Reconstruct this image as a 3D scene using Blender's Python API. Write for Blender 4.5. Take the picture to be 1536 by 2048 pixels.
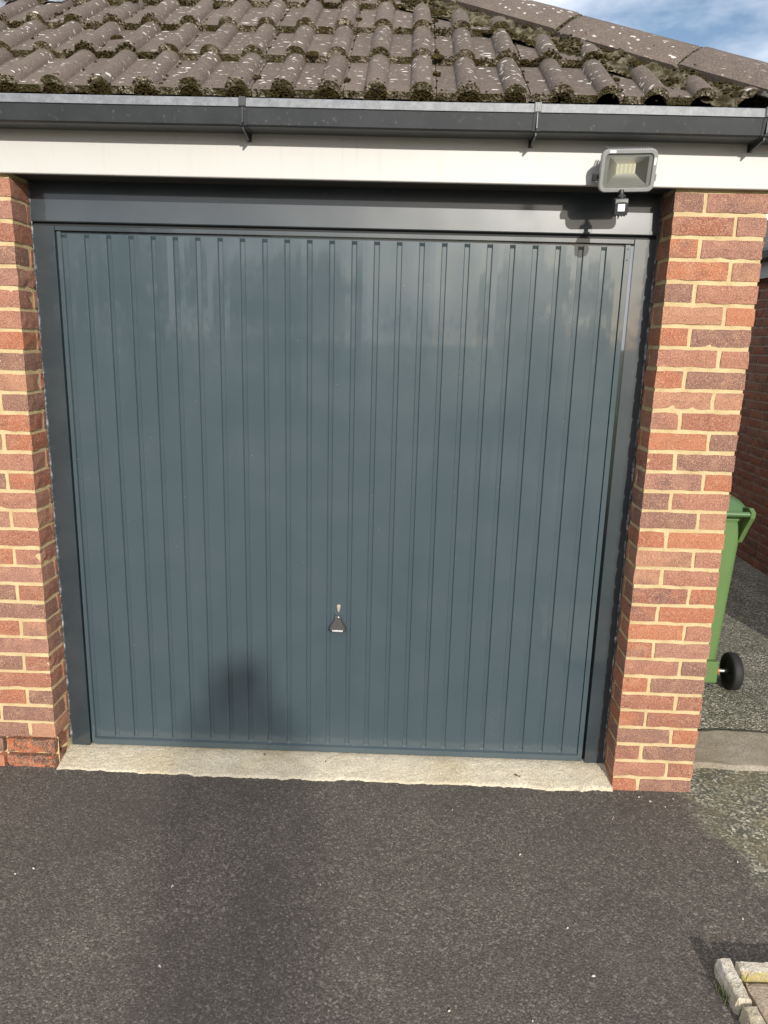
import bpy, bmesh, math, random
from math import sin, cos, tan, pi, radians, sqrt
from mathutils import Vector, Matrix, noise

random.seed(7)
for o in list(bpy.data.objects): bpy.data.objects.remove(o)
S = bpy.context.scene
C = S.collection

# ------------------------------------------------------------------ camera
cam = bpy.data.cameras.new('camera'); camo = bpy.data.objects.new('camera', cam); C.objects.link(camo)
R_ = Vector((0.99932, 0.02642, 0.02577)); D_ = Vector((0.03109, -0.22647, -0.97352)); F_ = Vector((-0.01989, 0.97366, -0.22714))
m = Matrix.Identity(4)
for i in range(3):
    m[i][0] = R_[i]; m[i][1] = -D_[i]; m[i][2] = -F_[i]
m.translation = (0.23993, -2.73986, 1.79744)
camo.matrix_world = m
cam.sensor_fit = 'HORIZONTAL'; cam.sensor_width = 36; cam.lens = 36 * 1480 / 1536
cam.clip_start = 0.05; cam.clip_end = 2000
S.camera = camo
S.render.resolution_x = 768; S.render.resolution_y = 1024

# ------------------------------------------------------------------ sky, sun, exposure
SUN_EL, SUN_AZ = radians(20.5), radians(13)          # azimuth: to the right of straight behind the camera
sun_dir = Vector((sin(SUN_AZ) * cos(SUN_EL), -cos(SUN_AZ) * cos(SUN_EL), sin(SUN_EL)))
W = bpy.data.worlds.new('World'); S.world = W; W.use_nodes = True
nt = W.node_tree; nt.nodes.clear()
wo = nt.nodes.new('ShaderNodeOutputWorld'); bg = nt.nodes.new('ShaderNodeBackground')
sky = nt.nodes.new('ShaderNodeTexSky'); sky.sky_type = 'NISHITA'; sky.sun_disc = False
sky.sun_elevation = SUN_EL; sky.sun_rotation = pi - SUN_AZ
sky.altitude = 50; sky.air_density = 1.0; sky.dust_density = 1.0; sky.ozone_density = 1.2
tc = nt.nodes.new('ShaderNodeTexCoord')
mp = nt.nodes.new('ShaderNodeMapping'); mp.inputs['Scale'].default_value = (1.0, 1.0, 2.6); mp.inputs['Location'].default_value = (3.1, 0.4, 0.2)
nz = nt.nodes.new('ShaderNodeTexNoise'); nz.inputs['Scale'].default_value = 2.3; nz.inputs['Detail'].default_value = 7; nz.inputs['Roughness'].default_value = 0.56
rp = nt.nodes.new('ShaderNodeValToRGB'); rp.color_ramp.elements[0].position = 0.33; rp.color_ramp.elements[1].position = 0.57
mx = nt.nodes.new('ShaderNodeMix'); mx.data_type = 'RGBA'; mx.inputs['B'].default_value = (10.0, 10.2, 10.8, 1)
L = nt.links.new
L(tc.outputs['Generated'], mp.inputs['Vector']); L(mp.outputs[0], nz.inputs['Vector']); L(nz.outputs['Fac'], rp.inputs['Fac'])
L(rp.outputs['Color'], mx.inputs['Factor']); L(sky.outputs['Color'], mx.inputs['A'])
L(mx.outputs['Result'], bg.inputs['Color']); bg.inputs['Strength'].default_value = 0.13; L(bg.outputs[0], wo.inputs['Surface'])
sl = bpy.data.lights.new('sun', 'SUN'); sl.energy = 4.4; sl.angle = radians(0.53); sl.color = (1.0, 0.95, 0.87)
so = bpy.data.objects.new('sun', sl); C.objects.link(so); so.rotation_euler = sun_dir.to_track_quat('Z', 'Y').to_euler(); so.location = sun_dir * 30
S.view_settings.view_transform = 'Standard'; S.view_settings.look = 'None'; S.view_settings.gamma = 1.0
S.view_settings.use_curve_mapping = False; S.view_settings.exposure = 0.05

# ------------------------------------------------------------------ node helpers
class M:
    """small builder for a procedural material"""
    def __init__(s, name):
        s.m = bpy.data.materials.new(name); s.m.use_nodes = True; s.t = s.m.node_tree
        s.b = s.t.nodes['Principled BSDF']; s.cache = {}
    def n(s, typ, props=None, **inp):
        x = s.t.nodes.new('ShaderNode' + typ)
        for k, v in (props or {}).items(): setattr(x, k, v)
        for k, v in inp.items(): s.put(x.inputs[k.replace('_', ' ')], v)
        return x
    def put(s, sock, v):
        if isinstance(v, bpy.types.NodeSocket): s.t.links.new(v, sock)
        elif isinstance(v, (tuple, list)) and sock.type == 'RGBA' and len(v) == 3: sock.default_value = (*v, 1)
        else: sock.default_value = v
    def coord(s, kind='Object', rnd=False):
        k = (kind, rnd)
        if k not in s.cache:
            o = s.n('TexCoord').outputs[kind]
            if rnd:
                r = s.n('ObjectInfo').outputs['Random']
                w = s.n('TexWhiteNoise', {'noise_dimensions': '1D'}, W=r).outputs['Color']
                o = s.n('VectorMath', {'operation': 'MULTIPLY_ADD'}, ).outputs[0]
                node = o.node
                s.put(node.inputs[0], w); node.inputs[1].default_value = (37, 37, 37); s.put(node.inputs[2], s.n('TexCoord').outputs[kind])
            s.cache[k] = o
        return s.cache[k]
    def noise(s, scale, detail=4, rough=0.55, vec=None, dist=0.0):
        return s.n('TexNoise', None, Vector=vec if vec is not None else s.coord(), Scale=scale, Detail=detail, Roughness=rough, Distortion=dist).outputs['Fac']
    def voro(s, scale, vec=None, feature='F1', out='Distance', rnd=1.0):
        return s.n('TexVoronoi', {'feature': feature}, Vector=vec if vec is not None else s.coord(), Scale=scale, Randomness=rnd).outputs[out]
    def ramp(s, fac, *stops, interp='LINEAR'):
        x = s.n('ValToRGB', None, Fac=fac); cr = x.color_ramp; cr.interpolation = interp
        while len(cr.elements) < len(stops): cr.elements.new(0.5)
        for e, (p, c) in zip(cr.elements, stops):
            e.position = p; e.color = (c, c, c, 1) if isinstance(c, (int, float)) else (*c, 1)
        return x.outputs['Color']
    def mix(s, f, a, b, blend='MIX'):
        x = s.n('Mix', {'data_type': 'RGBA', 'blend_type': blend})
        s.put(x.inputs['Factor'], f); s.put(x.inputs['A'], a); s.put(x.inputs['B'], b); return x.outputs['Result']
    def math(s, op, a, b=0.0, c=None):
        x = s.n('Math', {'operation': op}); s.put(x.inputs[0], a); s.put(x.inputs[1], b)
        if c is not None: s.put(x.inputs[2], c)
        return x.outputs[0]
    def bump(s, h, strength=0.5, dist=0.01, prev=None):
        x = s.n('Bump', None, Height=h, Strength=strength, Distance=dist)
        if prev is not None: s.put(x.inputs['Normal'], prev)
        return x.outputs[0]
    def done(s, color, rough=0.8, normal=None, spec=0.5, **kw):
        s.put(s.b.inputs['Base Color'], color); s.put(s.b.inputs['Roughness'], rough)
        s.put(s.b.inputs['Specular IOR Level'], spec)
        if normal is not None: s.put(s.b.inputs['Normal'], normal)
        for k, v in kw.items(): s.put(s.b.inputs[k.replace('_', ' ')], v)
        return s.m

# ------------------------------------------------------------------ materials
def mat_brick(name, dark=1.0, orange=False):
    q = M(name); v = q.coord('Object', True); r = q.n('ObjectInfo').outputs['Random']
    if orange:
        base = q.mix(q.ramp(q.noise(28, 5, 0.7), (0.42, 0.0), (0.56, 1.0)), (0.46, 0.115, 0.04), (0.075, 0.042, 0.034))
    else:
        base = q.ramp(r, (0.0, (0.40, 0.165, 0.110)), (0.14, (0.35, 0.125, 0.080)), (0.28, (0.46, 0.215, 0.130)), (0.40, (0.255, 0.125, 0.094)),
                      (0.50, (0.43, 0.135, 0.070)), (0.64, (0.49, 0.170, 0.085)), (0.78, (0.37, 0.170, 0.125)), (0.91, (0.24, 0.120, 0.092)), interp='CONSTANT')
    r2 = q.n('TexWhiteNoise', {'noise_dimensions': '1D'}, W=q.math('ADD', r, 3.3)).outputs['Value']
    patch = q.ramp(q.noise(11, 3, 0.6, v), (0.45, 0.0), (0.68, 1.0))
    base = q.mix(q.math('MULTIPLY', patch, q.math('MULTIPLY', r2, 0.85)), base, (0.155, 0.082, 0.075))
    pale = q.ramp(q.noise(19, 4, 0.6, v), (0.52, 0.0), (0.75, 1.0))
    base = q.mix(q.math('MULTIPLY', pale, 0.55), base, (0.52, 0.28, 0.165))
    sp = q.noise(240, 3, 0.75, v)
    base = q.mix(q.ramp(sp, (0.50, 0.0), (0.62, 0.8)), base, (0.58, 0.34, 0.205))
    base = q.mix(q.ramp(sp, (0.34, 0.75), (0.46, 0.0)), base, (0.13, 0.07, 0.055))
    base = q.mix(1.0, base, (0.83, 0.87, 0.90), 'MULTIPLY')
    if dark != 1.0: base = q.mix(1.0, base, (dark, dark * 0.96, dark * 0.95), 'MULTIPLY')
    h = q.math('ADD', q.math('MULTIPLY', sp, 0.7), q.noise(60, 4, 0.6, v))
    return q.done(base, 0.9, q.bump(h, 0.55, 0.004), 0.25)

def mat_mortar(name, col):
    q = M(name)
    n1 = q.noise(14, 4, 0.6); n2 = q.noise(330, 3, 0.7)
    c = q.mix(q.ramp(n1, (0.35, 0.0), (0.7, 0.8)), col, tuple(x * f for x, f in zip(col, (0.72, 0.68, 0.6))))
    c = q.mix(q.ramp(n2, (0.3, 0.7), (0.48, 0.0)), c, tuple(x * 0.45 for x in col))
    return q.done(c, 0.95, q.bump(q.math('ADD', n2, q.math('MULTIPLY', q.noise(70, 3), 1.5)), 0.7, 0.004), 0.15)

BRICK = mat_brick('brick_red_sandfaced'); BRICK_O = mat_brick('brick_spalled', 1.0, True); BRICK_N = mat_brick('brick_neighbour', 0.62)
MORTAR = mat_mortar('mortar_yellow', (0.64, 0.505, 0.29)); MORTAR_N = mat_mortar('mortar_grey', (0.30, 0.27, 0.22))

def mat_paint(name, col, rough, wav=0.25):
    q = M(name)
    P_ = q.n('NewGeometry').outputs['Position']
    lo = q.noise(2.2, 2, 0.5, P_); peel = q.noise(260, 2, 0.5, P_); dust = q.noise(5, 4, 0.55, P_)
    c = q.mix(q.ramp(dust, (0.4, 0.0), (0.75, 0.10)), col, (0.13, 0.145, 0.15))
    spk = q.ramp(q.voro(16, P_), (0.012, 1.0), (0.022, 0.0))
    c = q.mix(q.math('MULTIPLY', spk, 0.6), c, (0.5, 0.5, 0.48))
    rr = q.math('ADD', rough, q.math('MULTIPLY', q.math('SUBTRACT', dust, 0.5), 0.12))
    nrm = q.bump(lo, wav, 0.02); nrm = q.bump(peel, 0.05, 0.002, nrm)
    return q.done(c, rr, nrm, 0.5, Coat_Weight=1.0, Coat_Roughness=0.045)
DOOR = mat_paint('door_paint_anthracite', (0.047, 0.070, 0.082), 0.25)
FRAME = mat_paint('frame_paint_anthracite', (0.024, 0.034, 0.041), 0.36)

q = M('gap_black'); BLACK = q.done((0.012, 0.013, 0.014), 0.7)
q = M('upvc_cream'); n = q.noise(3.5, 5, 0.6); st = q.noise(16, 5, 0.65)
c = q.mix(q.ramp(n, (0.4, 0.0), (0.8, 0.30)), (0.51, 0.50, 0.475), (0.43, 0.415, 0.385)); c = q.mix(q.ramp(st, (0.62, 0.0), (0.75, 0.18)), c, (0.45, 0.42, 0.36))
mpz = q.n('Mapping', None, Vector=q.coord()); mpz.inputs['Scale'].default_value = (14, 1, 1.2); c = q.mix(q.ramp(q.noise(3, 5, 0.65, mpz.outputs[0]), (0.56, 0.0), (0.78, 0.30)), c, (0.40, 0.37, 0.31))
UPVC = q.done(c, 0.45, q.bump(n, 0.05, 0.01), 0.4)
q = M('gutter_upvc_charcoal'); n = q.noise(7, 5, 0.65); n2 = q.noise(60, 4, 0.7)
c = q.mix(q.ramp(n, (0.4, 0.0), (0.75, 0.5)), (0.024, 0.028, 0.031), (0.05, 0.054, 0.058)); c = q.mix(q.ramp(n2, (0.62, 0.0), (0.7, 0.35)), c, (0.17, 0.17, 0.16))
GUTTER_LIP = None
GUTTER = q.done(c, q.math('ADD', 0.34, q.math('MULTIPLY', n2, 0.12)), q.bump(n2, 0.05, 0.003), 0.5)

q = M('gutter_lip_highlight'); n = q.noise(40, 5, 0.7); c = q.mix(q.ramp(n, (0.4, 0.0), (0.62, 0.8)), (0.13, 0.14, 0.155), (0.22, 0.23, 0.245)); c = q.mix(q.ramp(q.noise(150, 4, 0.7), (0.60, 0.0), (0.68, 0.8)), c, (0.06, 0.06, 0.06)); GUTTER_LIP = q.done(c, 0.5, None, 0.5)  # dusty grey made paler to hold the lip's bright highlight in its colour

def mat_tile(name, lip=False):
    q = M(name); v = q.coord('Object', True); r = q.n('ObjectInfo').outputs['Random']
    fine = q.noise(210, 3, 0.7, v); mid = q.noise(24, 4, 0.6, v); big = q.noise(5, 3, 0.6, v)
    if lip:
        g = q.voro(150, v, 'F1', 'Color')
        c = q.ramp(q.n('SeparateColor', None, Color=g).outputs[0], (0.0, (0.05, 0.04, 0.03)), (0.4, (0.16, 0.13, 0.095)), (0.8, (0.26, 0.22, 0.165)), (1.0, (0.42, 0.37, 0.28)))
        moss = q.ramp(q.noise(20, 4, 0.65, v), (0.42, 0.0), (0.56, 1.0))
        c = q.mix(q.math('MULTIPLY', moss, 0.9), c, q.mix(fine, (0.018, 0.015, 0.006), (0.075, 0.062, 0.016)))
        return q.done(c, 0.97, q.bump(q.math('ADD', q.voro(150, v), fine), 1.0, 0.006), 0.1)
    c = q.mix(r, (0.110, 0.086, 0.072), (0.138, 0.108, 0.091))
    c = q.mix(q.ramp(big, (0.35, 0.0), (0.7, 0.55)), c, (0.088, 0.070, 0.060))
    c = q.mix(q.ramp(mid, (0.5, 0.0), (0.78, 0.5)), c, (0.18, 0.138, 0.102))
    c = q.mix(q.ramp(fine, (0.30, 0.8), (0.46, 0.0)), c, (0.06, 0.05, 0.045))
    c = q.mix(q.ramp(fine, (0.56, 0.0), (0.66, 0.65)), c, (0.30, 0.26, 0.225))
    # pale lichen flecks, short and wider than long
    vd = q.n('VectorMath', {'operation': 'MULTIPLY'}); q.put(vd.inputs[0], v); vd.inputs[1].default_value = (0.62, 1.15, 1.0)
    nn = q.n('TexNoise', None, Vector=v, Scale=40.0, Detail=3.0).outputs['Color']
    va = q.n('VectorMath', {'operation': 'MULTIPLY_ADD'}); q.put(va.inputs[0], nn); va.inputs[1].default_value = (0.022, 0.022, 0.022); q.put(va.inputs[2], vd.outputs[0])
    for sc, rad, keep in ((30, 0.24, 0.40), (52, 0.25, 0.38)):
        vor = q.n('TexVoronoi', None, Vector=va.outputs[0], Scale=sc)
        sel = q.math('LESS_THAN', q.n('SeparateColor', None, Color=vor.outputs['Color']).outputs[1], keep)
        dens = q.ramp(q.noise(4.5, 2, 0.5, v), (0.38, 0.1), (0.6, 1.0))
        f = q.math('MULTIPLY', q.math('MULTIPLY', q.ramp(vor.outputs['Distance'], (rad * 0.7, 1.0), (rad, 0.0)), sel), dens)
        c = q.mix(q.math('MULTIPLY', f, 0.95), c, (0.66, 0.63, 0.58))
    h = q.math('ADD', q.math('MULTIPLY', fine, 0.8), mid)
    return q.done(c, 0.93, q.bump(h, 0.55, 0.004), 0.2)
TILE = mat_tile('roof_tile_concrete'); LIP = mat_tile('roof_tile_raw_edge', True)

q = M('moss'); v = q.coord(); n = q.noise(45, 4, 0.7); n2 = q.noise(420, 3, 0.7)
c = q.ramp(n, (0.30, (0.022, 0.017, 0.008)), (0.48, (0.040, 0.029, 0.012)), (0.60, (0.062, 0.048, 0.015)), (0.74, (0.12, 0.105, 0.025)))
c = q.mix(q.ramp(n2, (0.55, 0.0), (0.68, 0.6)), c, (0.20, 0.17, 0.09))
MOSS = q.done(c, 0.98, q.bump(n2, 1.0, 0.006), 0.05)
q = M('bedding_mortar'); n = q.noise(26, 5, 0.65); n2 = q.noise(220, 3, 0.7)
c = q.ramp(n, (0.28, (0.03, 0.024, 0.012)), (0.44, (0.07, 0.06, 0.03)), (0.54, (0.17, 0.145, 0.10)), (0.66, (0.30, 0.26, 0.18)), (0.76, (0.16, 0.15, 0.045)))
c = q.mix(q.ramp(n2, (0.32, 0.8), (0.48, 0.0)), c, (0.02, 0.017, 0.01))
BEDDING = q.done(c, 0.97, q.bump(q.math('ADD', n, n2), 1.0, 0.012), 0.08)
q = M('lead'); n = q.noise(20, 4); LEAD = q.done(q.mix(n, (0.34, 0.38, 0.43), (0.55, 0.58, 0.62)), 0.35, q.bump(n, 0.4, 0.01), 0.5, Metallic=0.7)

def stones(q, scale, dark, mids, light, v=None):
    col = q.n('SeparateColor', None, Color=q.voro(scale, v, 'F1', 'Color')).outputs[0]
    return q.ramp(col, (0.0, dark), (0.45, dark), (0.62, mids), (0.88, mids), (0.97, light))
q = M('tarmac')
big = q.noise(0.9, 3, 0.55); mid = q.noise(4.0, 4, 0.6); fine = q.noise(300, 2, 0.7)
c = q.mix(0.55, stones(q, 150, (0.078, 0.067, 0.057), (0.150, 0.130, 0.110), (0.36, 0.32, 0.265)), stones(q, 260, (0.073, 0.063, 0.054), (0.140, 0.122, 0.104), (0.30, 0.27, 0.225)))
c = q.mix(q.ramp(big, (0.38, 0.45), (0.58, 0.0)), c, (0.070, 0.062, 0.056))
c = q.mix(q.ramp(mid, (0.30, 0.3), (0.46, 0.0)), c, (0.060, 0.055, 0.051))
c = q.mix(q.ramp(mid, (0.58, 0.0), (0.75, 0.25)), c, (0.19, 0.165, 0.14))
sx = q.n('SeparateXYZ', None, Vector=q.coord())
old = stones(q, 115, (0.11, 0.11, 0.085), (0.30, 0.29, 0.22), (0.62, 0.58, 0.46))
old = q.mix(q.ramp(q.noise(7, 5, 0.7), (0.45, 0.0), (0.62, 0.5)), old, (0.22, 0.19, 0.10))
edge = q.math('ADD', q.math('ADD', sx.outputs[0], q.math('MULTIPLY', sx.outputs[1], 0.16)), q.math('MULTIPLY', q.math('SUBTRACT', q.noise(6, 5, 0.65), 0.5), 0.34))
c = q.mix(q.ramp(q.math('SUBTRACT', edge, 1.0), (0.42, 0.0), (0.50, 0.9)), c, old)
h = q.math('ADD', q.math('MULTIPLY', q.voro(150), -1.0), q.math('MULTIPLY', fine, 0.4))
TARMAC = q.done(c, 0.9, q.bump(h, 0.42, 0.004), 0.2)
q = M('tarmac_old')
c = stones(q, 120, (0.12, 0.12, 0.095), (0.36, 0.34, 0.27), (0.7, 0.66, 0.54)); n = q.noise(5, 5, 0.65)
c = q.mix(q.ramp(n, (0.42, 0.5), (0.58, 0.0)), c, (0.12, 0.12, 0.085)); c = q.mix(q.ramp(q.noise(2.2, 4, 0.6), (0.55, 0.0), (0.7, 0.5)), c, (0.27, 0.25, 0.20))
TARMAC_OLD = q.done(c, 0.9, q.bump(q.math('MULTIPLY', q.voro(120), -1.0), 1.0, 0.008), 0.3)

def mat_concrete(name, col, lichen=0.0, stain=(0.32, 0.25, 0.14)):
    q = M(name); fine = q.noise(190, 3, 0.75); mid = q.noise(18, 5, 0.65); big = q.noise(3.3, 3, 0.5)
    c = q.mix(q.ramp(mid, (0.38, 0.0), (0.72, 0.6)), col, tuple(x * 0.62 for x in col))
    c = q.mix(q.ramp(big, (0.46, 0.0), (0.64, 0.55)), c, stain)
    c = q.mix(q.ramp(fine, (0.34, 0.85), (0.47, 0.0)), c, tuple(x * 0.32 for x in col))
    c = q.mix(q.ramp(fine, (0.56, 0.0), (0.66, 0.7)), c, tuple(min(0.85, x * 1.45) for x in col))
    if lichen:
        c = q.mix(q.math('MULTIPLY', q.ramp(q.noise(30, 4, 0.6), (0.45, 0.0), (0.55, 1.0)), lichen), c, (0.42, 0.33, 0.06))
    return q.done(c, 0.92, q.bump(q.math('ADD', fine, mid), 0.8, 0.006), 0.2)
SILL = mat_concrete('sill_concrete', (0.68, 0.60, 0.46), 0.0, (0.50, 0.40, 0.24)); STRIP = mat_concrete('strip_concrete', (0.42, 0.37, 0.29), 0.0, (0.26, 0.21, 0.13))
EDGING = mat_concrete('edging_concrete', (0.72, 0.65, 0.54), 0.12); EDGING_Y = mat_concrete('edging_lichen', (0.44, 0.37, 0.23), 0.5); SLAB = mat_concrete('slab_concrete', (0.50, 0.40, 0.32), 0.05)
q = M('grass_ground'); GRASSG = q.done(q.mix(q.noise(1.5, 5), (0.05, 0.075, 0.025), (0.09, 0.10, 0.04)), 0.95)
q = M('grass_blade'); GRASS = q.done((0.09, 0.12, 0.03), 0.8)
q = M('bin_green'); n = q.noise(6, 4); BIN = q.done(q.mix(q.ramp(q.noise(22, 5, 0.7), (0.52, 0.0), (0.72, 0.35)), q.mix(n, (0.095, 0.175, 0.055), (0.118, 0.205, 0.070)), (0.15, 0.17, 0.09)), 0.45, q.bump(q.noise(300, 2), 0.06, 0.002), 0.4)
q = M('bin_green_lid'); BINL = q.done((0.075, 0.155, 0.06), 0.38, None, 0.5)
q = M('rubber'); RUBBER = q.done((0.016, 0.016, 0.017), 0.7, q.bump(q.noise(120, 2), 0.1, 0.003))
q = M('plastic_black'); PBLACK = q.done((0.02, 0.02, 0.021), 0.42)
q = M('steel'); STEEL = q.done((0.42, 0.42, 0.42), 0.35, None, 0.5, Metallic=0.9)
q = M('chrome_worn'); CHROME = q.done(q.mix(q.noise(300, 3), (0.75, 0.70, 0.58), (0.45, 0.40, 0.30)), 0.35, None, 0.5, Metallic=0.6)
q = M('orange_cap'); ORANGE = q.done((0.5, 0.13, 0.03), 0.5)
q = M('lamp_grey_cast'); n = q.noise(40, 4); LGREY = q.done(q.mix(n, (0.20, 0.205, 0.20), (0.30, 0.30, 0.29)), 0.42, q.bump(q.noise(400, 2), 0.1, 0.001), 0.5)
q = M('reflector_white'); REFL = q.done((0.80, 0.79, 0.76), 0.28, None, 0.5, Metallic=1.0)
q = M('led_board'); LED = q.done(q.mix(q.ramp(q.n('TexWave', None, Vector=q.coord(), Scale=22.0).outputs['Fac'], (0.35, 0.0), (0.6, 1.0)), (0.72, 0.68, 0.52), (0.58, 0.55, 0.42)), 0.5)
q = M('label_white'); LABELW = q.done((0.75, 0.75, 0.74), 0.5)
q = M('lens_white'); LENS = q.done((0.80, 0.82, 0.86), 0.35)
q = M('handle_plastic'); HANDLE = q.done((0.035, 0.033, 0.032), 0.3, None, 0.7, Coat_Weight=1.0, Coat_Roughness=0.12)
q = M('lamp_glass')
gt = q.n('BsdfTransparent', None, Color=(0.93, 0.94, 0.93)); gg = q.n('BsdfGlossy', None, Roughness=0.04); fr = q.n('Fresnel', None, IOR=1.45); ms = q.n('MixShader')
q.put(ms.inputs[0], fr.outputs[0]); q.put(ms.inputs[1], gt.outputs[0]); q.put(ms.inputs[2], gg.outputs[0]); q.t.links.new(ms.outputs[0], q.t.nodes['Material Output'].inputs['Surface']); GLASS = q.m
q = M('sealant'); n = q.noise(30, 5, 0.7)
SEAL = q.done(q.ramp(n, (0.42, (0.03, 0.038, 0.044)), (0.52, (0.10, 0.11, 0.12)), (0.66, (0.36, 0.36, 0.36))), 0.6, q.bump(q.noise(90, 3), 0.8, 0.004))
q = M('flake'); FLAKE = q.done((0.50, 0.47, 0.40), 0.8)
q = M('dead_leaf'); LEAF = q.done((0.10, 0.06, 0.03), 0.8)
q = M('soffit_dark'); SOFFIT = q.done((0.05, 0.047, 0.042), 0.9)

# ------------------------------------------------------------------ mesh helpers
class MB:
    def __init__(s): s.v = []; s.f = []; s.mi = []; s.sm = []
    def add(s, vs, fs, mi=0, sm=False):
        b = len(s.v); s.v += [tuple(x) for x in vs]
        for f in fs: s.f.append([b + i for i in f]); s.mi.append(mi); s.sm.append(sm)
        return s
    def box(s, x0, x1, y0, y1, z0, z1, mi=0, ch=0.0):
        if ch <= 0:
            vs = [(x, y, z) for x in (x0, x1) for y in (y0, y1) for z in (z0, z1)]
            return s.add(vs, [(0, 1, 3, 2), (4, 6, 7, 5), (0, 4, 5, 1), (2, 3, 7, 6), (0, 2, 6, 4), (1, 5, 7, 3)], mi)
        bm = bmesh.new(); bmesh.ops.create_cube(bm, size=1.0)
        for w in bm.verts: w.co = Vector(((x0 + x1) / 2 + w.co.x * (x1 - x0), (y0 + y1) / 2 + w.co.y * (y1 - y0), (z0 + z1) / 2 + w.co.z * (z1 - z0)))
        bmesh.ops.bevel(bm, geom=bm.edges[:], offset=ch, segments=1, affect='EDGES', profile=0.5)
        return s.bm(bm, mi)
    def bm(s, bm, mi=0, sm=False):
        bm.verts.index_update(); s.add([w.co for w in bm.verts], [[w.index for w in f.verts] for f in bm.faces], mi, sm); bm.free(); return s
    def extrude(s, prof, a, b, mi=0, sm=False, caps=True):
        """prof: closed list of 2-D points mapped by function a(p) and b(p) to the two end loops"""
        n = len(prof); vs = [a(p) for p in prof] + [b(p) for p in prof]
        fs = [(i, (i + 1) % n, n + (i + 1) % n, n + i) for i in range(n)]
        s.add(vs, fs, mi, sm)
        if caps: s.add(vs, [tuple(range(n))[::-1], tuple(range(n, 2 * n))], mi)
        return s
    def tube(s, pts, r, seg=12, mi=0, caps=True, sm=True):
        pts = [Vector(p) for p in pts]; rs = r if isinstance(r, (list, tuple)) else [r] * len(pts); rings = []
        for i, p in enumerate(pts):
            d = (pts[min(i + 1, len(pts) - 1)] - pts[max(i - 1, 0)]).normalized()
            e = d.orthogonal().normalized() if i == 0 else (e - d * e.dot(d)).normalized()
            g = d.cross(e); rings.append([p + (e * cos(2 * pi * k / seg) + g * sin(2 * pi * k / seg)) * rs[i] for k in range(seg)])
        vs = [w for ring in rings for w in ring]; fs = []
        for i in range(len(pts) - 1):
            for k in range(seg): fs.append((i * seg + k, i * seg + (k + 1) % seg, (i + 1) * seg + (k + 1) % seg, (i + 1) * seg + k))
        s.add(vs, fs, mi, sm)
        if caps: s.add(vs, [tuple(range(seg))[::-1], tuple(range(len(vs) - seg, len(vs)))], mi)
        return s
    def grid(s, nx, ny, fn, mi=0, sm=True):
        vs = [fn(i / nx, j / ny) for j in range(ny + 1) for i in range(nx + 1)]
        fs = [(j * (nx + 1) + i, j * (nx + 1) + i + 1, (j + 1) * (nx + 1) + i + 1, (j + 1) * (nx + 1) + i) for j in range(ny) for i in range(nx)]
        return s.add(vs, fs, mi, sm)
    def mesh(s, name, mats):
        me = bpy.data.meshes.new(name); me.from_pydata(s.v, [], s.f)
        for mm in (mats if isinstance(mats, (list, tuple)) else [mats]): me.materials.append(mm)
        me.polygons.foreach_set('material_index', s.mi); me.polygons.foreach_set('use_smooth', s.sm); me.update()
        bm = bmesh.new(); bm.from_mesh(me); bmesh.ops.recalc_face_normals(bm, faces=bm.faces[:]); bm.to_mesh(me); bm.free()
        return me
    def obj(s, name, mats, parent=None, recalc=True): return link(name, s.mesh(name, mats), parent)

WM = {}
def link(name, me, parent=None, world=None):
    """world: matrix of the object in world space"""
    o = bpy.data.objects.new(name, me); C.objects.link(o); w = world if world is not None else Matrix.Identity(4); WM[o] = w
    if parent is not None:
        o.parent = parent; o.matrix_parent_inverse = WM[parent].inverted()
    o.matrix_basis = w
    return o
def thing(name, label, cat, loc=(0, 0, 0), group=None):
    return tag(link(name, None, None, Matrix.Translation(loc)), label, cat, group)
def part(name, parent, label=None, loc=(0, 0, 0)):
    o = link(name, None, parent, Matrix.Translation(loc))
    if label: o['label'] = label
    return o
def tag(o, label, cat, group=None):
    o['label'] = label; o['category'] = cat
    if group: o['group'] = group
    return o
def kind(o, k): o['kind'] = k; return o
def sub(o, label): o['label'] = label; return o

GZ = 0.012                         # level of the tarmac
# ------------------------------------------------------------------ ground
def fan_grid(xs, ys, z): 
    return [(x, y, z) for y in ys for x in xs]
b = MB().add([(-300, -300, -0.02), (300, -300, -0.02), (300, 300, -0.02), (-300, 300, -0.02)], [(0, 1, 2, 3)]); kind(b.obj('ground', GRASSG), 'structure')
def tar(u, v):
    x = -9 + 20 * u; y = -18 + 18.4 * v
    return (x, y, GZ + 0.004 * noise.noise((x * 1.3, y * 1.3, 0)))
kind(MB().grid(160, 150, tar).obj('driveway', TARMAC), 'structure')
def path(u, v):
    x = 1.40 + 3.4 * u; y = 0.50 + 8 * v
    return (x, y, GZ + 0.022 + 0.006 * noise.noise((x * 2, y * 2, 4)) + 0.006 * noise.noise((x * 9, y * 9, 1)) + (0.0 if v > 0 else -0.03))
kind(MB().grid(60, 120, path).obj('side_path', TARMAC_OLD), 'structure')
def strip(u, v):
    x = 1.40 + 1.9 * u; yy = 0.155 + 0.365 * v
    e = min(v, 1 - v); n = noise.noise((x * 7, v * 3, 2))
    y = yy + 0.018 * n * (1 if v < 0.5 else 0.4)
    return (x, y, GZ + (0.020 if e > 0.05 else -0.03) + 0.004 * n + 0.003 * noise.noise((x * 30, y * 30, 0)))
kind(MB().grid(110, 22, strip).obj('concrete_strip', STRIP), 'structure')

# ------------------------------------------------------------------ garage
HW = 1.151; PW = 0.3275; RY = 0.135
garage = thing('garage', 'red brick garage with dark grey ribbed door under a mossy tiled roof', 'garage', (0.1, 0.2, GZ))

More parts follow.
